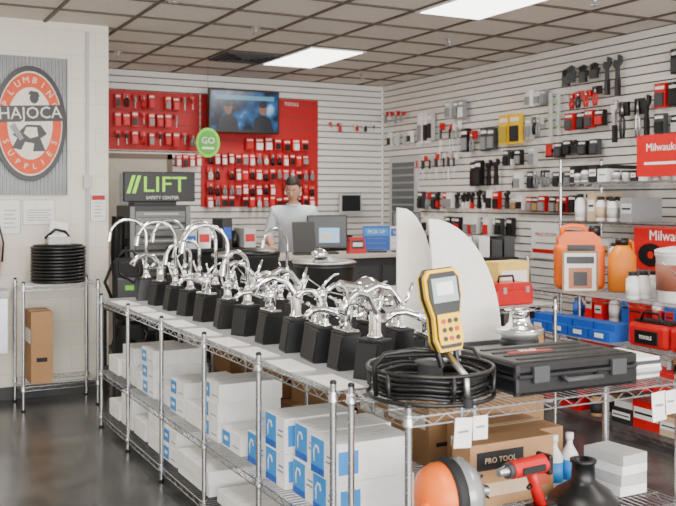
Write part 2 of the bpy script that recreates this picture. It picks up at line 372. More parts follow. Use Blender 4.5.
# ---------------------------------------------------------------- faucet boxes
def fbox(dx,dy,dz,label=True,stripe=False):
    b=B('faucet_box'); b.box((dx/2,dy/2,dz/2),(dx,dy,dz),BOXW,bev=.002)
    b.bx(.002,dx-.002,dy/2-.002,dy/2+.002,dz-.0005,dz+.0006,LGREY)
    if label:
        b.bx(-.0012,.001,dy*.42,dy*.97,dz*.03,dz*.97,LBLUE); b.bx(-.002,0,dy*.42,dy*.97,dz*.03,dz*.22,BLUE)
        b.tube([(-.002,dy*.84,dz*.32),(-.002,dy*.84,dz*.6),(-.002,dy*.77,dz*.76),(-.002,dy*.67,dz*.74),(-.002,dy*.63,dz*.6)],.006,WHITE,n=6,sq=.2)
        b.bx(-.0015,.0,dy*.08,dy*.35,dz*.45,dz*.5,GREY); b.bx(-.0015,.0,dy*.08,dy*.3,dz*.6,dz*.64,BLUE)
        b.bx(dx*.05,dx*.3,-.0012,.001,dz*.2,dz*.8,LBLUE)
    if stripe:
        b.bx(-.0012,.001,dy*.55,dy*.95,dz*.12,dz*.85,LBLUE); b.bx(-.0015,.0,dy*.1,dy*.4,dz*.3,dz*.36,GREY); b.bx(-.0018,-.001,dy*.65,dy*.85,dz*.4,dz*.6,PAPER)
    return b.mesh()
FB=fbox(.34,.20,.145); FS=fbox(.34,.25,.095,False,True); FP=fbox(.36,.26,.11,False); FL=fbox(.42,.5,.065,False)
zs=.4005
def stack(me,x,y,z,n,dz,j=.012):
    for i in range(n): place(me,'faucet_box',(x+random.uniform(0,j),y+random.uniform(-j/2,j/2),z+i*dz))
stack(FB,1.575,3.03,zs,2,.146); stack(FB,1.60,3.25,zs,2,.146); stack(FB,1.575,3.49,zs,2,.146); stack(FB,1.60,3.75,zs,1,.146)
stack(FS,1.6,4.03,zs,1,.096); stack(FS,1.59,4.31,zs,3,.096); stack(FP,1.6,4.60,zs,1,.111); stack(FS,1.6,4.88,zs,2,.096); stack(FP,1.62,5.17,zs,1,.111)
stack(FS,1.6,5.45,zs,3,.096); stack(FP,1.6,5.72,zs,1,.111); stack(FP,1.62,6.0,zs,2,.111); stack(FP,1.6,6.28,zs,1,.111)
zs=.1005
stack(FB,1.60,3.05,zs,1,.16); stack(FL,1.58,3.3,zs,1,.071); stack(FL,1.6,3.85,zs,1,.071); stack(FL,1.58,4.42,zs,2,.066); stack(FS,1.6,5.0,zs,2,.096); stack(FP,1.6,5.3,zs,2,.111); stack(FP,1.6,5.62,zs,1,.111); stack(FP,1.6,5.94,zs,2,.111); stack(FP,1.6,6.24,zs,1,.111)
def cbox(name,dx,dy,dz,m=CARD,tape=True):
    b=B(name); b.box((0,0,dz/2),(dx,dy,dz),m,bev=.002)
    b.bx(-dx/2+.001,dx/2-.001,-.02,.02,dz-.0005,dz+.0008,TAN)
    b.bx(-dx/2+.04,dx/2-.04,-dy/2-.001,-dy/2+.001,dz*.3,dz*.36,BLKM); b.bx(-dx/2-.001,-dx/2+.001,-dy/2+.03,dy/2-.03,dz*.55,dz*.75,PAPER)
    return b.mesh()
C1=cbox('cardboard_box',.5,.38,.3); C2=cbox('cardboard_box',.4,.3,.22)
for i in range(8):
    place(C1 if i%2 else C2,'cardboard_box',(2.53,3.25+i*.41,.4005),0)
    if i%3: place(C2 if i%2 else C1,'cardboard_box',(2.52,3.25+i*.41,.1005),0)
# ---------------------------------------------------------------- front unit
b=B('inspection_camera_reel')
for k in range(7):
    r=.205-.012*(k%3); b.tube([(r*math.cos(a*PI/16),r*math.sin(a*PI/16),.025+.010*k+.004*math.sin(a)) for a in range(32)],.0075,BLACK,n=6,closed=True)
for z in (.010,.105): b.tube([(.225*math.cos(a*PI/16),.225*math.sin(a*PI/16),z) for a in range(32)],.008,BLACK,n=8,closed=True)
for a in range(6):
    c,s_=math.cos(a*PI/3+.3),math.sin(a*PI/3+.3); b.tube([(.05*c,.05*s_,.02),(.19*c,.19*s_,.012),(.225*c,.225*s_,.03),(.225*c,.225*s_,.105)],.008,BLACK)
b.lathe([(.06,0),(.06,.02),(.045,.03),(.045,.11),(.06,.12),(.02,.13)],DGREY)
b.tube([(.225,0,.1),(.225,.05,.14),(.16,.1,.155),(.05,.1,.15)],.007,BLACK)
b.tube([(-.225,.0,.02),(-.232,0,.12),(-.2,-.02,.165),(-.1,-.05,.175),(.0,-.08,.165)],.009,BLACK)
b.cyl((0,-.225,.0),(0,-.225,.03),.02,BLKM)
b.tube([(0,-.225,.02),(0,-.22,.1),(0,-.1,.165)],.012,STEEL)
T=Matrix.Translation((0,-.08,.31))@Matrix.Rotation(-.12,4,'X')@Matrix.Rotation(-.08,4,'Y')
o=b.M; b.M=T
body=[(-.045,-.14),(.045,-.14),(.06,-.1),(.056,-.02),(.074,.05),(.074,.12),(.055,.145),(-.055,.145),(-.074,.12),(-.074,.05),(-.056,-.02),(-.06,-.1)]
b.prism(body,-.02,.025,YEL)
b.prism([(x*.86,z*.92) for x,z in body],-.028,-.019,BLACK)
b.prism([(x*1.04,z*1.03) for x,z in body],-.004,.012,BLACK)
b.bx(-.052,.052,-.031,-.027,.03,.115,M('camera_screen',(.30,.36,.38),.2,emis=.3))
b.bx(-.035,.035,-.0315,-.030,.055,.1,PAPER)
b.prism([(-.045,-.115),(.045,-.115),(.05,-.09),(.046,-.01),(-.046,-.01),(-.05,-.09)],-.032,-.027,YEL)
for i in range(3):
    for j in range(3): b.cyl((-.026+.026*i,-.031,-.035-.03*j),(-.026+.026*i,-.036,-.035-.03*j),.0085,BLACK if (i+j)%3 else RED,n=10)
b.cyl((-.045,0,-.14),(-.035,0,-.19),.012,BLACK); b.cyl((.03,0,-.14),(.03,0,-.19),.01,BLACK)
b.M=o
b.done((1.83,2.775,ZT),.0)
b=B('tool_case')
b.box((0,0,.035),(.57,.36,.07),BLACK,bev=.014); b.box((0,0,.095),(.57,.36,.05),BLACK,bev=.016)
b.box((0,-.178,.07),(.55,.02,.012),BLKM,bev=.003)
for x in(-.18,.18): b.box((x,-.187,.075),(.07,.018,.06),DGREY,bev=.004)
b.tube([(-.08,-.185,.06),(-.08,-.21,.05),(.08,-.21,.05),(.08,-.185,.06)],.011,DGREY)
for i in range(4): b.box((0,-.12+i*.075,.121),(.47,.02,.006),BLKM,bev=.002)
b.box((-.08,.02,.1215),(.2,.05,.005),M('case_label',(.35,.05,.04),.5)); b.text('PRO',.04,PAPER,Matrix.Translation((-.08,.02,.1245)))
for x in(-.27,.27):
    for y in(-.165,.165): b.cyl((x,y,0),(x,y,.115),.014,BLKM,n=10)
b.done((2.36,2.765,ZT),-.03)
b=B('stack_of_catalogs')
for i in range(6): b.box((random.uniform(-.005,.005),random.uniform(-.01,.01),.008+.014*i),(.13,.23,.013),(PAPER,GREY,LGREY,PAPER,DGREY,PAPER)[i],rot=(0,0,random.uniform(-.06,.06)))
b.done((2.75,2.75,ZT))
for (x,w,h) in((1.80,.07,.1),(1.87,.06,.08),(2.70,.07,.11),(2.76,.06,.09)):
    b=B('price_tag'); b.box((0,0,-h/2),(w,.002,h),PAPER,rot=(0,random.uniform(-.1,.1),0)); b.bx(-w*.3,w*.3,-.002,0,-h*.5,-h*.42,GREY); b.tube([(0,0,0),(0,.002,.02)],.0012,BLACK,n=4); b.done((x,2.532,.875))
zl=.4405
b=B('drain_cleaner')
T=Matrix.Translation((0,0,.13))@Matrix.Rotation(PI/2,4,'Y')@Matrix.Rotation(.3,4,'X')
b.lathe([(.02,-.12),(.05,-.115),(.10,-.09),(.118,-.05),(.12,-.02),(.12,.03),(.09,.06),(.05,.08)],ORANGE,T=T)
b.lathe([(.122,.0),(.128,.005),(.128,.05),(.10,.085),(.05,.10),(.001,.105)],M('drum_grey',(.35,.35,.36),.25,.3),T=T)
b.lathe([(.13,-.03),(.134,-.02),(.134,-.0),(.13,.01)],BLKM,T=T)
for a in range(8): b.tube([(.09,.10*math.cos(a*PI/4),.13+.10*math.sin(a*PI/4)),(.106,.04*math.cos(a*PI/4),.13+.04*math.sin(a*PI/4))],.005,BLKM,n=5)
b.cyl((.1,0,.13),(.17,-.02,.12),.025,STEEL,r1=.02); b.tube([(-.1,0,.13),(-.15,-.02,.1),(-.16,-.04,.03)],.02,ORANGE)
b.box((0,0,.01),(.2,.14,.02),DGREY,bev=.004); b.done((1.84,2.67,zl),.2)
b=B('power_drill')
b.cyl((0,0,.19),(.17,0,.19),.032,RED,r1=.036,n=18); b.cyl((-.06,0,.19),(0,0,.19),.014,STEEL,r1=.022); b.cyl((-.02,0,.19),(.01,0,.19),.028,DGREY)
b.tube([(.1,0,.18),(.12,0,.12),(.15,0,.04)],[.026,.023,.026],RED,n=12,sq=.8); b.box((.155,0,.022),(.11,.07,.044),BLACK,bev=.008)
b.box((.17,0,.19),(.02,.075,.075),BLACK,bev=.008); b.tube([(.1,0,.12),(.085,0,.11)],.008,BLACK); b.bx(.03,.14,-.038,-.034,.175,.2,BLKM); b.done((2.09,2.65,zl),.1)
b=B('black_floor_flange'); b.lathe([(.13,0),(.135,.015),(.13,.03),(.1,.06),(.06,.085),(.045,.1),(.043,.16),(.05,.165),(.05,.175),(.035,.175),(.033,.1)],BLACK,n=36); b.done((2.46,2.68,zl))
b=B('tool_carton'); b.box((0,0,.12),(.40,.12,.24),CARD,bev=.003); b.bx(-.17,.05,-.0615,-.059,.14,.21,BLKM); b.bx(.08,.18,-.0615,-.059,.05,.17,M('carton_print',(.55,.1,.05),.6)); b.text('PRO TOOL',.03,TAN,FT(-.06,-.0622,.175)); b.bx(-.15,.1,-.0615,-.059,.04,.09,TAN); b.done((2.24,2.885,zl))
bot=B('cleaner_bottle'); bot.lathe([(.03,0),(.034,.01),(.034,.13),(.012,.17),(.012,.19),(.016,.19),(.016,.215),(.001,.217)],WHITE,n=16); bot.lathe([(.0345,.03),(.0345,.11)],LBLUE,n=16); bot=bot.mesh()
for x in(2.50,2.58): place(bot,'cleaner_bottle',(x,2.89,zl))
b=B('paper_pad'); 
for i in range(4): b.box((0,0,.02+i*.04),(.14,.2,.038),(PAPER,LGREY,PAPER,LGREY)[i],rot=(0,0,.03*i))
b.done((2.72,2.78,zl))
# ---------------------------------------------------------------- second row top items
FIN=M('fin_white',(.84,.81,.76),.35)
b=B('white_display_fins')
def fin(pts,y0,y1): b.prism(pts,y0,y1,FIN)
L=[(0,.02),(0,.66)]+[(.02+.20*math.sin(t*PI/20),.66-.46*(1-math.cos(t*PI/20))) for t in range(1,11)]+[(.2,.02)]
fin(L,.2,.212)
Rr=[(0,.02),(-.05,.61)]+[(-.05+.42*math.sin(t*PI/24),.02+.59*math.cos(t*PI/24)) for t in range(1,12)]+[(.37,.02)]
fin([(x+.10,z) for x,z in Rr],0,.012)
b.bx(-.0,.48,-.02,.23,0,.02,DGREY); b.done((2.33,3.62,ZT))
def bucket(name,r,h,m,lid=None):
    b=B(name); b.lathe([(r*.86,0),(r*.9,.01),(r,h-.03),(r*1.05,h-.025),(r*1.05,h)],m,n=32)
    if lid: b.lathe([(r*1.06,h-.01),(r*1.06,h+.01),(r*.9,h+.02),(r*.3,h+.035),(.001,h+.036)],lid,n=32)
    b.tube([(-r*1.02,0,h*.8),(-r*.8,-r*.75,h*.55),(0,-r*1.12,h*.42),(r*.8,-r*.75,h*.55),(r*1.02,0,h*.8)],.004,STEEL)
    return b
b=bucket('black_stockpot',.175,.32,BLACK); b.lathe([(.18,.32),(.195,.33),(.18,.338),(.08,.345),(.03,.365),(.001,.365)],STEEL)
b.lathe([(.04,.36),(.05,.37),(.05,.39),(.02,.41),(.001,.412)],CHROME,(-.04,0,0)); b.done((2.48,4.90,ZT),.4)
def valve(): 
    b=B('chrome_flush_valve'); b.lathe([(.08,0),(.09,.01),(.085,.03),(.03,.05),(.03,.1),(.05,.12),(.05,.15),(.02,.17),(.001,.175)],CHROME)
    b.cyl((0,0,.13),(-.13,0,.15),.016,CHROME,r1=.02); b.cyl((0,0,.1),(.1,0,.12),.012,CHROME); b.sph((.1,0,.12),.02,CHROME); return b.mesh()
cm=valve()
place(cm,'chrome_flush_valve',(2.5,4.42,ZT),.3,sc=1.6); place(cm,'chrome_flush_valve',(2.47,4.10,ZT),-.3,sc=1.2); place(cm,'chrome_flush_valve',(2.33,5.4,ZT),-.6,sc=1.3)
b=B('stainless_strainer_pot'); b.lathe([(.075,0),(.08,.01),(.085,.07),(.11,.08),(.11,.09)],STEEL); b.lathe([(.09,.09),(.11,.092),(.112,.1),(.07,.106),(.05,.13),(.045,.18),(.07,.185),(.07,.19),(.001,.192)],CHROME); b.lathe([(.086,.02),(.089,.022),(.089,.05),(.086,.052)],BLACK); b.done((2.75,3.42,ZT))
place(bucket('parts_bucket',.15,.34,BLKM,BLACK).mesh(),'parts_bucket',(2.40,5.75,ZT)); place(bucket('parts_bucket',.14,.30,BLACK,STEEL).mesh(),'parts_bucket',(2.40,6.2,ZT))
for y,k in ((5.28,'p'),(5.98,'G')): place(meshes[k],'display_faucet',(2.72,y,ZT),.3)
# ---------------------------------------------------------------- shelf C
def toolbox(m,w=.32,d=.18,h=.14):
    b=B('red_toolbox'); b.box((0,0,h*.35),(w,d,h*.7),m,bev=.01); b.prism([(-w/2,h*.7),(w/2,h*.7),(w/2-.03,h),(-w/2+.03,h)],-d/2,d/2,m)
    b.tube([(-.07,0,h),(-.06,0,h+.04),(.06,0,h+.04),(.07,0,h)],.008,BLACK); 
    for x in(-.1,.1): b.box((x,-d/2-.004,h*.68),(.03,.01,.04),STEEL)
    return b.mesh()
TB=toolbox(RED)
place(TB,'red_toolbox',(3.78,4.84,.9235),.1); place(TB,'red_toolbox',(3.82,5.5,.9235),0,sc=1.1)
def standsign(w,h,m,txt=None,col=None,ts=.06):
    b=B('sign_stand'); b.bx(-w/2,w/2,-.004,.004,.02,h,m); b.box((0,.0,.01),(w*.7,.12,.02),BLACK,bev=.004)
    b.tube([(-w/2,-.0,.02),(-w/2,0,h),(w/2,0,h),(w/2,0,.02)],.005,LGREY,closed=True)
    if txt: b.bx(-w*.45,w*.45,-.006,-.003,h*.62,h*.92,col); b.text(txt,ts,PAPER,FT(0,-.008,h*.77))
    for i in range(4): b.bx(-w*.35,w*.35,-.006,-.003,h*.52-i*.05,h*.535-i*.05,GREY)
    return b.mesh()
place(standsign(.24,.42,PAPER),'sign_stand',(3.70,5.26,.9235),.15)
PALEY=M('pale_yellow',(.85,.60,.14),.6)
b=B('yellow_parts_box'); b.box((0,0,.13),(.28,.16,.26),PALEY,bev=.004); b.bx(-.12,.12,-.082,-.079,.07,.2,PAPER); b.done((3.95,5.06,.9235),.1)
b=B('yellow_parts_box'); b.box((0,0,.13),(.24,.2,.26),PALEY,bev=.004); b.bx(-.1,.1,-.102,-.099,.05,.12,RED); b.done((3.9,5.85,.9235))
for i in range(4): place(C2,'cardboard_box',(3.82,4.9+i*.36,.5005)); place(C2,'cardboard_box',(3.82,4.9+i*.36,.1005))
# ---------------------------------------------------------------- shelf A (right)
b=B('orange_water_jug')
b.box((0,0,.17),(.36,.22,.34),ORANGE,bev=.045); b.prism([(-.16,.30),(.16,.30),(.15,.38),(.09,.43),(-.11,.43),(-.16,.38)],-.09,.09,ORANGE)
b.tube([(-.13,0,.40),(-.12,0,.46),(-.06,0,.475),(.03,0,.47),(.06,0,.42)],.017,ORANGE,n=10); b.lathe([(.045,.40),(.045,.46),(.035,.475),(.001,.476)],BLACK,(.115,0,0),n=20)
for x in(-.11,0,.11): b.box((x,-.111,.14),(.02,.006,.2),M('orange_dark',(.75,.11,.004),.5),bev=.002)
b.box((0,-.112,.31),(.2,.006,.05),BLACK); b.done((4.85,5.33,.9315),-.6)
b=B('orange_safety_jug'); b.lathe([(.09,0),(.1,.01),(.1,.26),(.06,.32),(.04,.34),(.04,.38),(.001,.385)],M('jug_orange',(.90,.26,.01),.45),n=28); b.lathe([(.048,.34),(.048,.39),(.001,.392)],BLACK,n=20); b.tube([(.03,0,.38),(.1,0,.36),(.12,0,.2)],.012,ORANGE); b.done((4.98,5.02,.9315))
b=B('framed_product_card'); b.bx(-.13,.13,-.006,.006,.0,.30,M('frame_wood',(.35,.2,.1),.5)); b.bx(-.115,.115,-.008,-.005,.015,.285,PAPER); b.bx(-.085,.085,-.010,-.007,.03,.18,M('card_photo',(.50,.18,.08),.5)); b.bx(-.05,.05,-.012,-.009,.05,.15,DGREY); b.bx(-.1,.1,-.010,-.007,.21,.26,DGREY); b.box((0,.03,.08),(.02,.06,.01),BLACK,rot=(.6,0,0)); b.done((4.65,5.1,.9315),-.45)
wb=bucket('white_bucket',.14,.33,WHITE,WHITE); wb.lathe([(.138,.08),(.142,.25)],M('bucket_label',(.30,.10,.06),.5),n=32); wb=wb.mesh(); place(wb,'white_bucket',(4.78,4.32,.9315)); 
BB=B('blue_parts_bin'); 
BB.prism([(-.1,0),(.1,0),(.1,.12),(-.1,.12)],-.01,.12,BLUE); BB.prism([(-.1,0),(.1,0),(.1,.07),(-.1,.07)],-.06,-.01,BLUE); BB.box((0,-.062,.04),(.08,.004,.03),PAPER); BB=BB.mesh()
for i in range(4): place(BB,'blue_parts_bin',(4.64,5.48-i*.215,.6215),-PI/2)
def bag(m):
    b=B('tool_bag'); b.box((0,0,.08),(.34,.2,.16),m,bev=.028); b.box((0,0,.165),(.3,.12,.03),BLACK,bev=.01); b.tube([(-.1,-.05,.16),(-.06,-.06,.23),(.06,-.06,.23),(.1,-.05,.16)],.01,BLACK)
    b.box((0,-.1,.07),(.2,.02,.09),BLACK,bev=.006); b.text('TOOLS',.035,PAPER,FT(0,-.112,.07)); return b.mesh()
place(bag(RED),'tool_bag',(4.74,4.46,.6215),-PI/2); place(bag(RED),'tool_bag',(4.74,4.10,.6215),-PI/2); place(TB,'red_toolbox',(4.72,4.62,.3315),-PI/2,sc=1.1); place(TB,'red_toolbox',(4.72,4.22,.3315),-PI/2,sc=1.1)
cols=[PAPER,CARD,YEL,BLUE,LGREY,RED,TAN,WHITE]
def shelfgoods(name,x0,x1,y0,y1,z,hm,kinds=cols,seed=1,pj=.3,wm=.09):
    R=random.Random(seed); b=B(name); y=y0
    while y<y1-.06:
        w=R.uniform(wm,wm*2.1); w=min(w,y1-y); h=R.uniform(.5,1)*hm; m=R.choice(kinds); m2=R.choice(kinds); xo=R.uniform(0,.05)
        if R.random()<pj: 
            r=min(w/2-.005,.045); n=max(1,int((x1-x0)/(2*r+.01)))
            for k in range(n):
                c=(x0+r+k*(2*r+.01),y+w/2,z); b.lathe([(r*.9,0),(r,.008),(r,h*.75),(r*.6,h*.86),(r*.6,h),(.001,h)],m if R.random()<.5 else WHITE,c,n=14); b.lathe([(r+.001,h*.15),(r+.001,h*.6)],m2,c,n=14)
                b.lathe([(r*.65,h*.88),(r*.65,h+.004),(.001,h+.005)],BLKM,c,n=12)
        else:
            b.bx(x0+xo,x1,y+.003,y+w-.003,z,z+h,m); b.bx(x0+xo-.002,x0+xo,y+.012,y+w-.012,z+h*.35,z+h*.75,m2); b.bx(x0+xo-.003,x0+xo-.001,y+.02,y+w-.02,z+h*.5,z+h*.58,BLKM)
            if R.random()<.5 and h<hm*.75: b.bx(x0+xo+.02,x1-.05,y+.01,y+w-.012,z+h,z+h+hm*.22,R.choice(kinds))
        y+=w+R.choice([.004,.03])
    b.done()
shelfgoods('shelf_merchandise',4.6,4.95,3.95,5.55,.0815,.2,[PAPER,CARD,BLKM,WHITE,RED,TAN],seed=3,wm=.14)
shelfgoods('shelf_merchandise',4.6,4.9,4.85,5.55,.3315,.22,[PAPER,WHITE,CARD,LGREY,BLUE],seed=5,wm=.12)
shelfgoods('shelf_merchandise',4.6,5.0,4.5,4.72,.9315,.2,[RED,PAPER],seed=6)
shelfgoods('shelf_merchandise',5.5,5.9,4.55,6.2,1.7515,.15,[WHITE,LGREY,PAPER,BLKM,GREY],seed=11,pj=.6,wm=.07); shelfgoods('shelf_merchandise',5.5,5.85,5.45,6.2,1.4215,.24,[PAPER,LGREY,GREY,TAN],seed=12,pj=.5)
shelfgoods('shelf_merchandise',5.5,5.85,5.5,6.2,1.0515,.25,[BLKM,YEL,LGREY,CARD],seed=13); shelfgoods('shelf_merchandise',5.5,5.85,4.55,6.2,.6015,.28,[BLUE,CARD,RED,LGREY],seed=14); shelfgoods('shelf_merchandise',5.5,5.85,4.55,6.2,.1515,.3,[BLKM,CARD,RED,LGREY],seed=15)
b=B('power_tool_carton'); b.bx(-.34,.34,-.1,.1,0,.34,RED,bev=.004); b.text('Milwaukee',.11,PAPER,FT(.06,-.103,.27)); b.prism(ell(.13,.09,-.16,.12,20),-.104,-.1,BLACK); b.bx(-.1,.26,-.103,-.099,.04,.14,BLKM); b.prism(ell(.03,.03,-.16,.12,14),-.106,-.103,RED); b.done((5.6,5.08,1.0525),-PI/2)
b=B('red_wall_sign'); b.bx(-.28,.28,-.02,0,-.16,.16,RED); b.text('Milwaukee',.085,PAPER,FT(0,-.022,.06)); b.bx(-.2,.2,-.022,-.019,-.07,-.05,PAPER); b.done((5.43,5.02,1.94),-PI/2)
# ---------------------------------------------------------------- hanging merchandise
def pack(b,x,z,w,h,kind,c1,c2,dep=.07):
    y=-dep
    b.cyl((x,0,z+h/2-.015),(x,y-.02,z+h/2-.015),.003,STEEL,n=5)
    if kind=='card':
        b.bx(x-w/2,x+w/2,y,y+.05,z-h/2,z+h/2,c1); b.bx(x-w*.38,x+w*.38,y-.018,y,z-h*.42,z+h*.1,c2); b.bx(x-w*.4,x+w*.4,y-.003,y,z+h*.25,z+h*.38,PAPER)
    elif kind=='plier':
        b.bx(x-w/2,x+w/2,y,y+.03,z+h*.1,z+h/2,c1)
        for s in(-1,1): b.tube([(x,y-.012,z+h*.18),(x+s*w*.2,y-.012,z),(x+s*w*.24,y-.012,z-h*.2),(x+s*w*.15,y-.012,z-h*.5)],[.008,.010,.013,.010],c2,n=6)
        b.tube([(x,y-.012,z+h*.15),(x,y-.012,z+h*.42)],[.017,.008],STEEL,n=6)
    elif kind=='driver':
        b.bx(x-w*.35,x+w*.35,y,y+.03,z+h*.25,z+h/2,c1); b.cyl((x,y-.012,z+h*.3),(x,y-.012,z-h*.05),w*.22,c2,n=8); b.cyl((x,y-.012,z-h*.05),(x,y-.012,z-h*.5),.005,STEEL,n=6)
    elif kind=='wrench':
        b.prism([(x-w*.15,z-h/2),(x+w*.15,z-h/2),(x+w*.12,z+h*.2),(x+w*.4,z+h*.3),(x+w*.4,z+h*.45),(x+w*.12,z+h*.5),(x+w*.1,z+h*.36),(x-w*.25,z+h*.38),(x-w*.4,z+h*.25),(x-w*.14,z+h*.15)],y,y+.03,c2)
        b.bx(x-w*.17,x+w*.17,y-.004,y+.034,z-h*.5,z-h*.1,c1)
    elif kind=='glove':
        b.box((x,y,z-h*.12),(w*.8,.03,h*.5),c2,bev=.008); 
        for i in range(4): b.box((x-w*.3+i*w*.2,y,z+h*.25+(.01 if i in(1,2) else 0)),(w*.16,.025,h*.32),c2,bev=.006)
        b.box((x+w*.45,y,z),(w*.18,.025,h*.3),c1,rot=(0,.4,0),bev=.005); b.box((x,y,z-h*.4),(w*.75,.034,h*.12),c1)
    elif kind=='level':
        b.box((x,y+.01,z),(w*.6,.03,h),c1,bev=.003); 
        for k in(-.3,0,.3): b.box((x,y-.006,z+k*h),(w*.3,.01,.03),GREEN)
def rowR(name,Y0,Y1,z,w,h,kind,c1s,c2s,seed,gap=.012):
    R=random.Random(seed); b=B(name); y=Y0
    while y+w<=Y1+.03: 
        if R.random()<.93: pack(b,-(y+w/2),z+R.uniform(-.01,.01),w*R.uniform(.9,1),h*R.uniform(.85,1.05),kind if isinstance(kind,str) else R.choice(kind),R.choice(c1s),R.choice(c2s),dep=R.uniform(.05,.13))
        y+=w+gap
    b.done((XR-.0215,0,0),-PI/2)
K=[BLKM,BLACK,DGREY]; KR=[BLKM,RED,BLACK,BLKM]
T5=['card','plier','card','wrench']
rowR('hanging_gloves',6.25,6.85,2.76,.12,.17,'glove',K,[DGREY,BLACK,BLACK],1)
rowR('hanging_wrenches',5.70,6.22,2.70,.12,.36,'wrench',[BLKM,BLACK],[BLACK,DGREY],2)
rowR('hanging_tool_packs',5.1,5.64,2.74,.11,.22,T5,[BLACK,DGREY,BLACK],[DGREY,LGREY,BLACK],3)
rowR('hanging_tool_packs',5.1,5.66,2.46,.12,.20,['plier','card'],[RED,BLKM],[BLACK,BLACK,DGREY],4)
rowR('hanging_pliers',6.22,6.72,2.53,.10,.17,['plier','card'],KR,[RED,BLACK,BLACK],5)
rowR('hanging_tool_packs',6.18,6.72,2.33,.11,.16,'card',[BLACK,DRED,BLACK],[RED,DGREY,BLACK],6)
rowR('hanging_levels',6.76,6.97,2.42,.06,.46,'level',[LGREY,STEEL],[LGREY],7,.05)
rowR('hanging_wrenches',5.62,6.16,2.30,.11,.36,['wrench','plier'],[BLKM,BLACK],[BLACK,BLACK,STEEL],8)
rowR('hanging_tool_packs',5.1,5.58,2.22,.11,.17,'card',[BLACK,DGREY],[LGREY,GREY,BLACK],9)
rowR('hanging_yellow_packs',7.34,7.74,2.32,.17,.34,'card',[BLACK,YEL],[M('olive_yellow',(.5,.36,.02),.5),BLKM],10,.03)
rowR('hanging_tool_packs',7.0,7.32,2.6,.08,.15,'card',[LGREY,PAPER,GREY],[GREY,BLACK],11)
rowR('hanging_tool_packs',7.0,7.30,2.32,.09,.2,T5,[LGREY,BLACK],[GREY,BLACK],31)
rowR('hanging_tool_packs',7.80,8.3,2.24,.12,.26,['card','plier'],[BLACK,DGREY,DRED],[BLACK,GREY],12)
rowR('hanging_tool_packs',8.3,8.6,2.60,.10,.2,'card',[LGREY,GREY],[PAPER,GREY],32)
rowR('hanging_screwdrivers',8.42,8.86,2.30,.055,.34,'driver',[PAPER,RED],[BLACK,RED,GREY],13,.03)
rowR('hanging_tool_packs',7.72,8.36,1.89,.12,.27,['card','wrench'],[BLACK,DGREY,BLACK],[DGREY,BLACK,BLKM],14)
rowR('hanging_tool_packs',7.0,7.65,2.03,.09,.17,T5,[LGREY,PAPER,BLACK,DGREY],[GREY,BLACK],15)
rowR('hanging_tool_packs',6.25,6.95,2.08,.11,.15,['glove','card'],[BLACK,DGREY],[DGREY,BLACK,RED],16)
rowR('hanging_screwdrivers',8.45,9.25,1.98,.06,.3,'driver',[RED,LGREY,PAPER],[RED,BLACK,BLACK],17,.02)
rowR('hanging_tool_packs',8.95,9.28,2.45,.09,.36,['plier','card'],[PAPER,LGREY],[BLACK,GREY],18,.03)
rowR('hanging_tool_packs',7.55,9.2,1.60,.10,.2,T5,[RED,BLACK,DGREY,PAPER],[GREY,BLACK,BLACK],19)
rowR('hanging_tool_packs',6.3,7.5,1.80,.10,.16,['card','plier'],[DGREY,PAPER,LGREY,BLACK],[GREY,BLKM,BLACK],20)
rowR('hanging_tool_packs',6.3,7.5,1.56,.10,.16,'card',[DRED,PAPER,LGREY,BLACK],[GREY,CARD,BLACK],21)
rowR('hanging_tool_packs',7.5,9.2,1.32,.10,.2,'card',[DGREY,PAPER,BLACK],[GREY,RED,BLACK],41)
rowR('hanging_tool_packs',9.4,10.0,2.62,.07,.14,'plier',[RED,PAPER],[STEEL,GREY],22,.06)
rowR('hanging_tool_packs',9.4,10.0,2.35,.07,.16,['driver','card'],[LGREY,PAPER],[STEEL,BLACK],23,.08)
b=B('wall_sign_board'); b.bx(-.22,.22,-.015,0,-.17,.17,PAPER); b.bx(-.2,.2,-.018,-.014,-.12,-.08,RED); b.text('PRESS SYSTEM',.05,DRED,FT(0,-.018,.06)); b.bx(-.15,.15,-.018,-.014,-.03,-.015,GREY); b.done((XR-.022,7.05,1.2),-PI/2)
b=B('red_display_board')
b.bx(2.5,3.55,-.012,0,2.16,2.82,DRED); b.bx(3.57,5.08,-.012,0,1.52,2.82,DRED)
for z in (2.3,2.45,2.6,2.75): b.bx(2.5,3.55,-.0135,-.011,z,z+.006,GRV); b.bx(3.57,5.08,-.0135,-.011,z,z+.006,GRV)
b.text('TOOLS',.06,PAPER,FT(4.72,-.014,2.76)); b.done((0,YB-.022,0))
def rowB(name,X0,X1,z,w,h,kind,c1s,c2s,seed,gap=.02):
    R=random.Random(seed); b=B(name); x=X0
    while x<X1-w:
        if R.random()<.92: pack(b,x+w/2,z+R.uniform(-.01,.01),w*R.uniform(.8,1),h*R.uniform(.8,1.05),kind if isinstance(kind,str) else R.choice(kind),R.choice(c1s),R.choice(c2s))
        x+=w+gap
    b.done((0,YB-.0365,0))
BR=M('bright_red',(.75,.02,.025),.45)
i=30
for z in (2.70,2.50,2.29): rowB('hanging_red_packs',2.55,3.5,z,.075,.16,['card','driver','plier'],[BR,RED,DRED],[BLACK,BR,GREY,RED],i,.02); i+=1
rowB('hanging_red_packs',4.1,5.0,2.26,.10,.16,['card'],[BR,RED],[BLACK,PAPER,RED],i,.02); i+=1
for z in (2.08,1.9,1.72,1.58): rowB('hanging_red_packs',3.62,5.0,z,.075,.14,['card','plier','card'],[BR,RED,DRED,BR],[BLACK,BR,PAPER,GREY,BLACK],i,.012); i+=1
rowB('hanging_red_packs',3.25,3.56,2.05,.06,.15,['card'],[BR,RED],[PAPER,BLACK],50)
rowB('hanging_white_packs',5.2,5.95,2.5,.05,.12,['driver','plier'],[PAPER,RED],[BLACK,RED,GREY],51,.07)
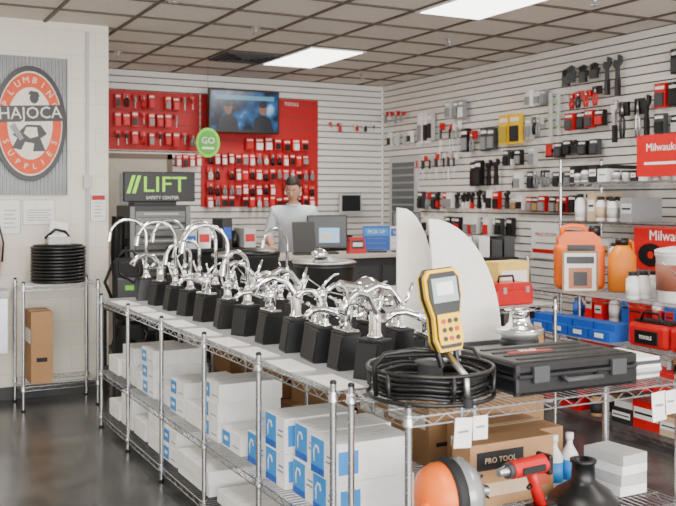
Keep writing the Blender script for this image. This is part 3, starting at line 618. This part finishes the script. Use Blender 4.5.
# TV
b=B('wall_television'); b.box((0,0,0),(.86,.05,.5),BLACK,bev=.008)
def Mtv():
    m=bpy.data.materials.new('tv_picture'); m.use_nodes=True; nt=m.node_tree; p=nt.nodes['Principled BSDF']
    tc=nt.nodes.new('ShaderNodeTexCoord'); n=nt.nodes.new('ShaderNodeTexNoise'); n.inputs['Scale'].default_value=5; n.inputs['Detail'].default_value=2
    r=nt.nodes.new('ShaderNodeValToRGB'); e=r.color_ramp.elements; e[0].position=.42; e[0].color=(.003,.006,.018,1); e[1].position=.62; e[1].color=(.01,.07,.2,1); k=e.new(.75); k.color=(.2,.35,.45,1)
    nt.links.new(tc.outputs['Object'],n.inputs['Vector']); nt.links.new(n.outputs['Fac'],r.inputs['Fac']); nt.links.new(r.outputs['Color'],p.inputs['Emission Color']); nt.links.new(r.outputs['Color'],p.inputs['Base Color']); p.inputs['Emission Strength'].default_value=.7; p.inputs['Roughness'].default_value=.25
    return m
b.bx(-.405,.405,-.027,-.024,-.215,.225,Mtv())
DK=M('screen_dark',(.006,.01,.02),.3); SK=M('screen_face',(.16,.07,.05),.4,emis=.1)
b.bx(-.36,.36,-.028,-.025,.13,.18,M('screen_windscreen',(.08,.22,.32),.3,emis=.3))
for xx in(-.2,.22): b.prism(ell(.05,.07,xx,.03,16),-.029,-.026,SK); b.prism(ell(.055,.035,xx,.08,16),-.030,-.027,DK); b.prism([(xx-.13,-.215),(xx+.13,-.215),(xx+.1,-.08),(xx+.03,-.04),(xx-.03,-.04),(xx-.1,-.08)],-.029,-.026,DK)
b.box((0,.12,0),(.12,.19,.12),DGREY); b.box((0,.215,0),(.3,.03,.3),DGREY)
b.done((4.0,9.95,2.62),-.03)
b=B('hanging_round_sign'); b.prism(ell(.135,.16,0,0,32),-.006,.006,GREEN); b.prism(ell(.11,.13,0,0,32),-.007,-.005,M('green_dark',(.08,.35,.03),.5)); b.text('GO',.1,PAPER,FT(0,-.009,.02)); b.bx(-.07,.07,-.009,-.006,-.07,-.05,PAPER); b.tube([(0,0,.16),(0,0,.84)],.002,BLACK,n=4); b.done((3.40,9.5,2.22))
# ---------------------------------------------------------------- drawer cabinet
b=B('drawer_display_cabinet')
b.bx(0,.56,0,.48,0,1.55,DGREY,bev=.006)
DRW=M('drawer_grey',(.20,.215,.21),.4,.2)
for i in range(9):
    z=.42+i*.122; b.bx(.05,.51,-.012,0,z,z+.1,DRW); b.bx(.12,.44,-.03,-.012,z+.07,z+.085,LGREY); b.bx(.06,.50,-.014,-.012,z+.045,z+.05,BLKM)
b.bx(.02,.54,-.01,0,.08,.38,BLKM)
for x in(.0,.52): b.bx(x,x+.04,-.016,0,.05,1.54,GREY)
b.box((.28,.03,1.72),(.66,.06,.27),BLACK,bev=.006); b.box((.28,.25,1.58),(.4,.2,.06),BLACK)
b.text('LIFT',.2,M('lift_green',(.40,.95,.05),.5,emis=.35),FT(.32,-.002,1.735),sx=1.15,ex=.006); b.text('SAFETY CENTER',.042,PAPER,FT(.3,-.002,1.62))
for k in(0,.05): b.prism([(-.03+k,1.66),(.0+k,1.66),(.05+k,1.82),(.02+k,1.82)],-.006,0,_m['lift_green'])
for i in range(5): b.tube([(-.05,.1+.07*i,1.45-.04*(i%2)),(-.06,.1+.07*i,1.1),(-.04,.1+.07*i,.8)],.018,(BLKM,BLACK,DGREY)[i%3])
for i in range(4): b.bx(-.03,0,.06,.4,.5+i*.25,.68+i*.25,(BLKM,GREY,BLACK,BLKM)[i])
b.done((2.2,8.2,0))
b=B('tool_backpack'); b.box((0,0,.2),(.26,.2,.4),BLKM,bev=.05); b.box((0,-.1,.15),(.2,.06,.2),BLACK,bev=.02); b.tube([(-.08,0,.38),(-.04,0,.46),(.04,0,.46),(.08,0,.38)],.012,BLACK); b.tube([(-.13,-.02,.35),(-.19,-.04,.2),(-.13,-.02,.05)],.014,BLKM)
b.tube([(.06,-.1,.38),(.1,-.13,.3),(.05,-.14,.2),(-.06,-.14,.28),(-.08,-.11,.38)],.01,BLACK); b.bx(-.02,.05,-.135,-.128,.14,.18,GREEN); bp=b.mesh()
b=B('bag_stand'); b.box((0,0,.74),(.4,.36,.03),DGREY,bev=.004)
for x in(-.17,.17):
    for y in(-.15,.15): b.cyl((x,y,0),(x,y,.73),.014,BLKM,n=8)
b.box((0,0,.25),(.38,.34,.02),DGREY); b.done((1.98,7.35,0)); place(bp,'tool_backpack',(1.96,7.35,.7555),-.3,sc=.95); place(bp,'tool_backpack',(1.98,7.35,.2605),.1,sc=.9)
b=B('pipe_coil_stack')
for k in range(11):
    b.tube([(.20*math.cos(a*PI/14),.20*math.sin(a*PI/14),.014+.026*k) for a in range(28)],.0125,BLACK,n=8,closed=True); b.tube([(.175*math.cos(a*PI/14),.175*math.sin(a*PI/14),.014+.026*k) for a in range(28)],.0125,BLKM,n=6,closed=True)
b.lathe([(.05,.0),(.05,.29),(.19,.291),(.19,.296),(.001,.297)],BLKM)
b.done((1.44,7.5,.9515))
b=B('cable_tester_pile'); b.box((0,0,.03),(.18,.16,.06),LGREY,bev=.01); b.box((.0,0,.1),(.14,.02,.16),PAPER,rot=(-.4,.2,0)); b.tube([(-.1,0,.05),(-.03,-.05,.12),(.05,-.02,.1),(.1,.02,.04)],.012,BLACK); b.done((1.44,7.5,1.25))
place(cbox('cardboard_box',.16,.3,.55),'cardboard_box',(1.29,7.5,.1905))
# ---------------------------------------------------------------- low black display
R=random.Random(5)
b=B('low_display_shelf'); b.bx(0,.75,0,.4,0,.06,BLKM); b.bx(0,.02,0,.4,0,1.2,BLKM); b.bx(.73,.75,0,.4,0,1.2,BLKM); b.bx(0,.75,.38,.4,0,1.2,BLKM)
for z in(.4,.78,1.17): b.bx(0,.75,0,.4,z,z+.025,BLKM)
for z in(.061,.426,.806,1.1955):
    x=.04
    while x<.66:
        w=R.uniform(.07,.12); h=R.uniform(.12,.26); m=R.choice([BLACK,DGREY,CHROME,LGREY,BLACK,BLKM,PAPER])
        if R.random()<.5: b.bx(x,x+w,.05,.3,z,z+h,m); b.bx(x+.01,x+w-.01,.047,.051,z+h*.3,z+h*.7,R.choice([RED,PAPER,BLUE]))
        else: b.lathe([(w/2.2,0),(w/2.2,h*.7),(w/4,h*.8),(w/4,h),(.001,h)],m,(x+w/2,.15,z),n=14)
        x+=w+.012
b.done((2.38,7.3,0))
# ---------------------------------------------------------------- counter
TOP=M('counter_top',(.60,.55,.48),.3); FRT=M('counter_front',(.03,.03,.034),.5)
b=B('service_counter'); b.bx(3.45,5.45,7.95,8.45,0,1.03,FRT); b.bx(3.40,5.5,7.90,8.5,1.03,1.07,TOP,bev=.006)
b.bx(3.42,3.45,7.93,8.47,.0,1.03,M('counter_end',(.3,.22,.15),.5))
for i in range(5): b.bx(3.5+i*.39,3.85+i*.39,7.94,7.951,.12,.95,DGREY)
b.bx(3.45,5.45,7.94,7.95,0,.1,BLACK); b.done()
def monitor(w,h,front,tilt=0,pic=None,neck=.12):
    b=B('computer_monitor'); b.box((0,0,.01),(.22,.18,.02),BLACK,bev=.006); b.cyl((0,.02,.02),(0,.02,neck+.05),.02,BLACK)
    T=Matrix.Translation((0,0,neck+h/2))@Matrix.Rotation(tilt,4,'X'); o=b.M; b.M=T
    b.box((0,0,0),(w,.04,h),BLACK,bev=.008); b.bx(-w/2+.015,w/2-.015,-.0225,-.0195,-h/2+.02,h/2-.015,front)
    if pic: 
        b.bx(-w*.2,w*.3,-.025,-.022,-h*.32,h*.12,pic); b.bx(-w*.15,w*.1,-.0265,-.0245,-h*.25,-h*.05,PAPER)
    b.box((0,.04,0),(w*.5,.05,h*.5),BLACK,bev=.01); b.M=o
    return b.mesh()
SCR=M('screen_off',(.008,.009,.014),.3)
BSC=M('screen_blue',(.16,.36,.55),.2,emis=.9)
place(monitor(.40,.33,SCR,-.05,BSC,.05),'computer_monitor',(4.14,8.12,1.0705),-.35)
b=B('tablet_brochure_rack'); b.box((0,0,.01),(.2,.15,.02),BLACK); b.box((0,.02,.17),(.22,.02,.3),BLACK,rot=(-.25,0,0)); 
for i in range(3):
    for j in range(3): b.box((-.07+i*.07,-.01+.012*j*2,.08+j*.09),(.055,.006,.075),(PAPER,LBLUE,RED,GREY,BLACK)[(i+j*2)%5],rot=(-.25,0,0))
b.done((3.86,8.05,1.0705),-.2)
b=B('red_card_reader'); b.prism([(-.09,0),(.09,0),(.07,.16),(-.07,.16)],-.05,.05,RED); b.bx(-.06,.06,-.054,-.05,.05,.13,BLACK); b.bx(-.05,.05,-.056,-.052,.07,.11,PAPER); b.done((4.43,8.05,1.0705),-.2)
place(standsign(.28,.27,BLUE,'PICK UP',LBLUE,.05),'counter_sign',(4.69,8.1,1.0705),-.3); place(standsign(.16,.26,PAPER,'SALE',BLUE,.05),'counter_sign',(4.93,8.08,1.0705),-.3)
place(monitor(.30,.28,SCR,-.05),'computer_monitor',(5.14,8.25,1.0705),-.4)
b=B('receipt_printer'); b.box((0,0,.08),(.2,.2,.16),BLACK,bev=.02); b.box((0,-.06,.165),(.14,.06,.01),DGREY); b.box((0,-.05,.2),(.08,.002,.07),PAPER); b.done((5.35,8.05,1.0705),-.3)
b=B('back_work_desk'); b.bx(4.6,5.7,9.6,10.15,.72,.76,TOP); b.bx(4.62,4.66,9.62,10.13,0,.72,LGREY); b.bx(5.64,5.68,9.62,10.13,0,.72,LGREY); b.bx(4.66,5.64,10.08,10.12,.2,.72,LGREY); b.done()
place(monitor(.4,.3,SCR),'computer_monitor',(5.15,9.85,.7605),-.2)
b=B('wall_shelf_screen'); b.box((0,0,0),(.3,.05,.24),LGREY,bev=.006); b.bx(-.13,.13,-.028,-.024,-.1,.1,SCR); b.box((0,.06,0),(.06,.085,.06),DGREY); b.done((5.48,YB-.13,1.56))
b=B('black_display_stand'); b.bx(0,.5,0,.4,0,.04,BLKM); b.bx(0,.5,.36,.4,0,1.25,BLKM); 
for z in(.35,.7,1.05): b.bx(0,.5,0,.38,z,z+.02,BLKM)
for z in(.37,.72,1.07):
    for i in range(4): b.bx(.02+i*.12,.12+i*.12,.05,.3,z,z+.16+.03*(i%2),(BLACK,DGREY,GREY,PAPER)[(i+int(z*10))%4])
b.done((5.0,7.0,0),-.4)
b=B('red_floor_machine'); b.box((0,0,.3),(.3,.34,.5),RED,bev=.028); b.box((0,-.02,.62),(.24,.26,.16),BLACK,bev=.028); b.tube([(0,.15,.5),(0,.25,.9),(0,.1,1.1)],.015,STEEL); 
for x in(-.16,.16): b.cyl((x-.02,.05,.08),(x+.02,.05,.08),.08,BLKM)
b.done((5.3,6.5,0),-.8)
# ---------------------------------------------------------------- clerk
clerk=bpy.data.objects.new('store_clerk',None); clerk.location=(4.12,8.84,0); clerk.rotation_euler=(0,0,-.55); bpy.context.scene.collection.objects.link(clerk)
def skin(name,pts,edges,rad,root,mats,matfn,sub=2):
    me=bpy.data.meshes.new(name+'_sk'); me.from_pydata(pts,edges,[]); ob=bpy.data.objects.new(name+'_sk',me); bpy.context.scene.collection.objects.link(ob)
    md=ob.modifiers.new('Skin','SKIN'); md.use_smooth_shade=True
    for i,r in enumerate(rad):
        sv=me.skin_vertices[0].data[i]; sv.radius=r if isinstance(r,tuple) else (r,r); sv.use_root=(i==root)
    s=ob.modifiers.new('Sub','SUBSURF'); s.levels=sub; s.render_levels=sub
    bpy.context.view_layer.update(); dg=bpy.context.evaluated_depsgraph_get()
    nm=bpy.data.meshes.new_from_object(ob.evaluated_get(dg)); nm.name=name
    bpy.data.objects.remove(ob)
    nm.materials.clear()
    for m in mats: nm.materials.append(m)
    for p in nm.polygons: p.material_index=matfn(p.center); p.use_smooth=True
    return place(nm,name,(0,0,0),0,clerk)
P=[(0,.02,1.0),(0,.0,1.15),(0,-.03,1.32),(0,-.05,1.46),(0,-.065,1.54),(0,-.08,1.62),
 (-.19,-.05,1.47),(-.27,-.07,1.22),(-.19,-.33,1.13),
 (.19,-.05,1.47),(.27,-.07,1.22),(.19,-.33,1.13),
 (-.1,.02,.92),(-.11,0,.5),(-.11,.03,.1),(-.12,-.1,.04),
 (.1,.02,.92),(.11,0,.5),(.11,.03,.1),(.12,-.1,.04)]
E=[(0,1),(1,2),(2,3),(3,4),(4,5),(3,6),(6,7),(7,8),(3,9),(9,10),(10,11),(0,12),(12,13),(13,14),(14,15),(0,16),(16,17),(17,18),(18,19)]
Rd=[(.17,.13),(.17,.125),(.19,.13),(.165,.11),(.062,.062),(.056,.056),.085,.06,.03,.085,.06,.03,.095,.065,.045,.04,.095,.065,.045,.04]
def mf(c):
    if c.z<.12: return 3
    if c.z<1.02 : return 1
    if c.z>1.55 and abs(c.x)<.09: return 2
    if c.y<-.16 and c.z<1.25 : return 2
    return 0
skin('body',P,E,Rd,0,[SHIRT,PANTS,SKIN,BLACK],mf)
for s in(-1,1):
    wx,wy,wz=s*.19,-.33,1.13
    pts=[(wx,wy,wz),(wx-s*.005,wy-.05,wz-.012),(wx-s*.01,wy-.085,wz-.015)]; ed=[(0,1),(1,2)]; rd=[(.027,.02),(.038,.015),(.036,.013)]
    for k,(dx,L_) in enumerate(((-.028,.062),(-.009,.075),(.011,.07),(.029,.055))):
        a=len(pts); bx_=wx-s*.01-s*dx
        pts+=[(bx_,wy-.09,wz-.014),(bx_,wy-.09-L_*.5,wz-.01),(bx_,wy-.09-L_*.85,wz-.03),(bx_,wy-.09-L_,wz-.045)]; ed+=[(2,a),(a,a+1),(a+1,a+2),(a+2,a+3)]; rd+=[.009,.0085,.008,.007]
    a=len(pts); pts+=[(wx-s*.04,wy-.05,wz-.018),(wx-s*.062,wy-.085,wz-.028),(wx-s*.062,wy-.11,wz-.038)]; ed+=[(1,a),(a,a+1),(a+1,a+2)]; rd+=[.011,.0095,.008]
    skin('hand_'+('right' if s<0 else 'left'),pts,ed,rd,0,[SKIN],lambda c:0,1)
b=B('head'); 
bm=bmesh.new(); bmesh.ops.create_uvsphere(bm,u_segments=32,v_segments=24,radius=1)
def headshape(v):
    x,y,z=v
    w=.080*(1-.33*max(0,-z)**1.6); dep=.098
    X=x*w; Y=y*dep*(1-.15*max(0,-z)) ; Z=z*.125
    if z<-.3 and y<0: Y-=.012*(-z)
    if z>-.2 and y<-.5: Y*=.97
    if y<-.6:
        for s in(-1,1):
            d=math.hypot(X-s*.031,Z-.005); 
            if d<.024: Y+=.008*(1-d/.024)
    return (X,Y,Z)
bm.verts.index_update()
b.add([headshape(v.co) for v in bm.verts],[[v.index for v in f.verts] for f in bm.faces],SKIN,True)
b.tube([(0,-.088,.012),(0,-.106,-.02),(0,-.112,-.03),(0,-.098,-.038)],[.008,.011,.013,.008],SKIN,n=10)
LIP=M('lips',(.38,.12,.10),.5)
b.tube([(-.022,-.092,-.064),(0,-.1,-.062),(.022,-.092,-.064)],[.002,.005,.002],LIP,n=8)
for s in(-1,1):
    b.sph((s*.03,-.08,.003),(.013,.01,.005),WHITE); b.sph((s*.03,-.0885,.002),(.0055,.003,.0045),BLACK); b.tube([(s*.014,-.093,.022),(s*.03,-.094,.027),(s*.046,-.084,.023)],.0045,HAIR,n=6)
    b.sph((s*.081,.0,-.005),(.01,.02,.03),SKIN); b.sph((s*.087,-.002,-.003),(.005,.012,.02),LIP)
hd=b.done((0,-.095,1.715),0,clerk); hd.rotation_euler=(.38,0,-.1)
b=B('hair'); vs=[tuple(v.co) for v in bm.verts]; keep=[]
for f in bm.faces:
    c=f.calc_center_median()
    lim=.50 if c.y<-.55 else (.50-.55*(c.y+.55) if c.y<.0 else (.2-1.6*c.y if c.y<.35 else -.45))
    if abs(c.x)>.8 and -.35<c.y<.1: lim=min(lim,.12)
    if c.z>lim: keep.append([v.index for v in f.verts])
def hs(v):
    X,Y,Z=headshape(v); k=1.07+.015*math.sin(30*v[0])*math.cos(24*v[1]); return (X*k,Y*(k-.01)+.002,Z*k+.016*max(0,v[2])**2)
b.add([hs(v) for v in vs],keep,HAIR,True); b.add([tuple(.95*a for a in hs(v)) for v in vs],[f[::-1] for f in keep],HAIR,True)
hr=b.done((0,-.095,1.715),0,clerk); hr.rotation_euler=(.38,0,-.1)
b=B('shirt_collar'); b.tube([(.066*math.cos(a*PI/10),-.073+.064*math.sin(a*PI/10),1.555+.012*math.sin(a*PI/10)) for a in range(20)],.012,SHIRT,n=8,closed=True); b.done((0,0,0),0,clerk)
bm.free()
# ---------------------------------------------------------------- lights / world / camera
w=bpy.data.worlds.new('world'); bpy.context.scene.world=w; w.use_nodes=True
bg=w.node_tree.nodes['Background']; bg.inputs['Color'].default_value=(.85,.92,1,1); bg.inputs['Strength'].default_value=1.5
li=bpy.data.lights.new('storefront_daylight','AREA'); li.shape='RECTANGLE'; li.size=8.4; li.size_y=2.2; li.energy=720; li.color=(1,.98,.95)
o=bpy.data.objects.new('storefront_daylight',li); o.location=(1.2,-2.45,1.6); o.rotation_euler=(PI/2,0,0); bpy.context.scene.collection.objects.link(o)
cam=bpy.data.cameras.new('camera'); co=bpy.data.objects.new('camera',cam); bpy.context.scene.collection.objects.link(co)
co.location=(0,0,1.6); co.rotation_euler=(PI/2,0,-math.radians(27.7)); cam.lens=925/676*36; cam.sensor_width=36; cam.shift_y=-53/676
cam.dof.use_dof=True; cam.dof.focus_distance=4.6; cam.dof.aperture_fstop=4.0
cam.clip_start=.05
bpy.context.scene.camera=co
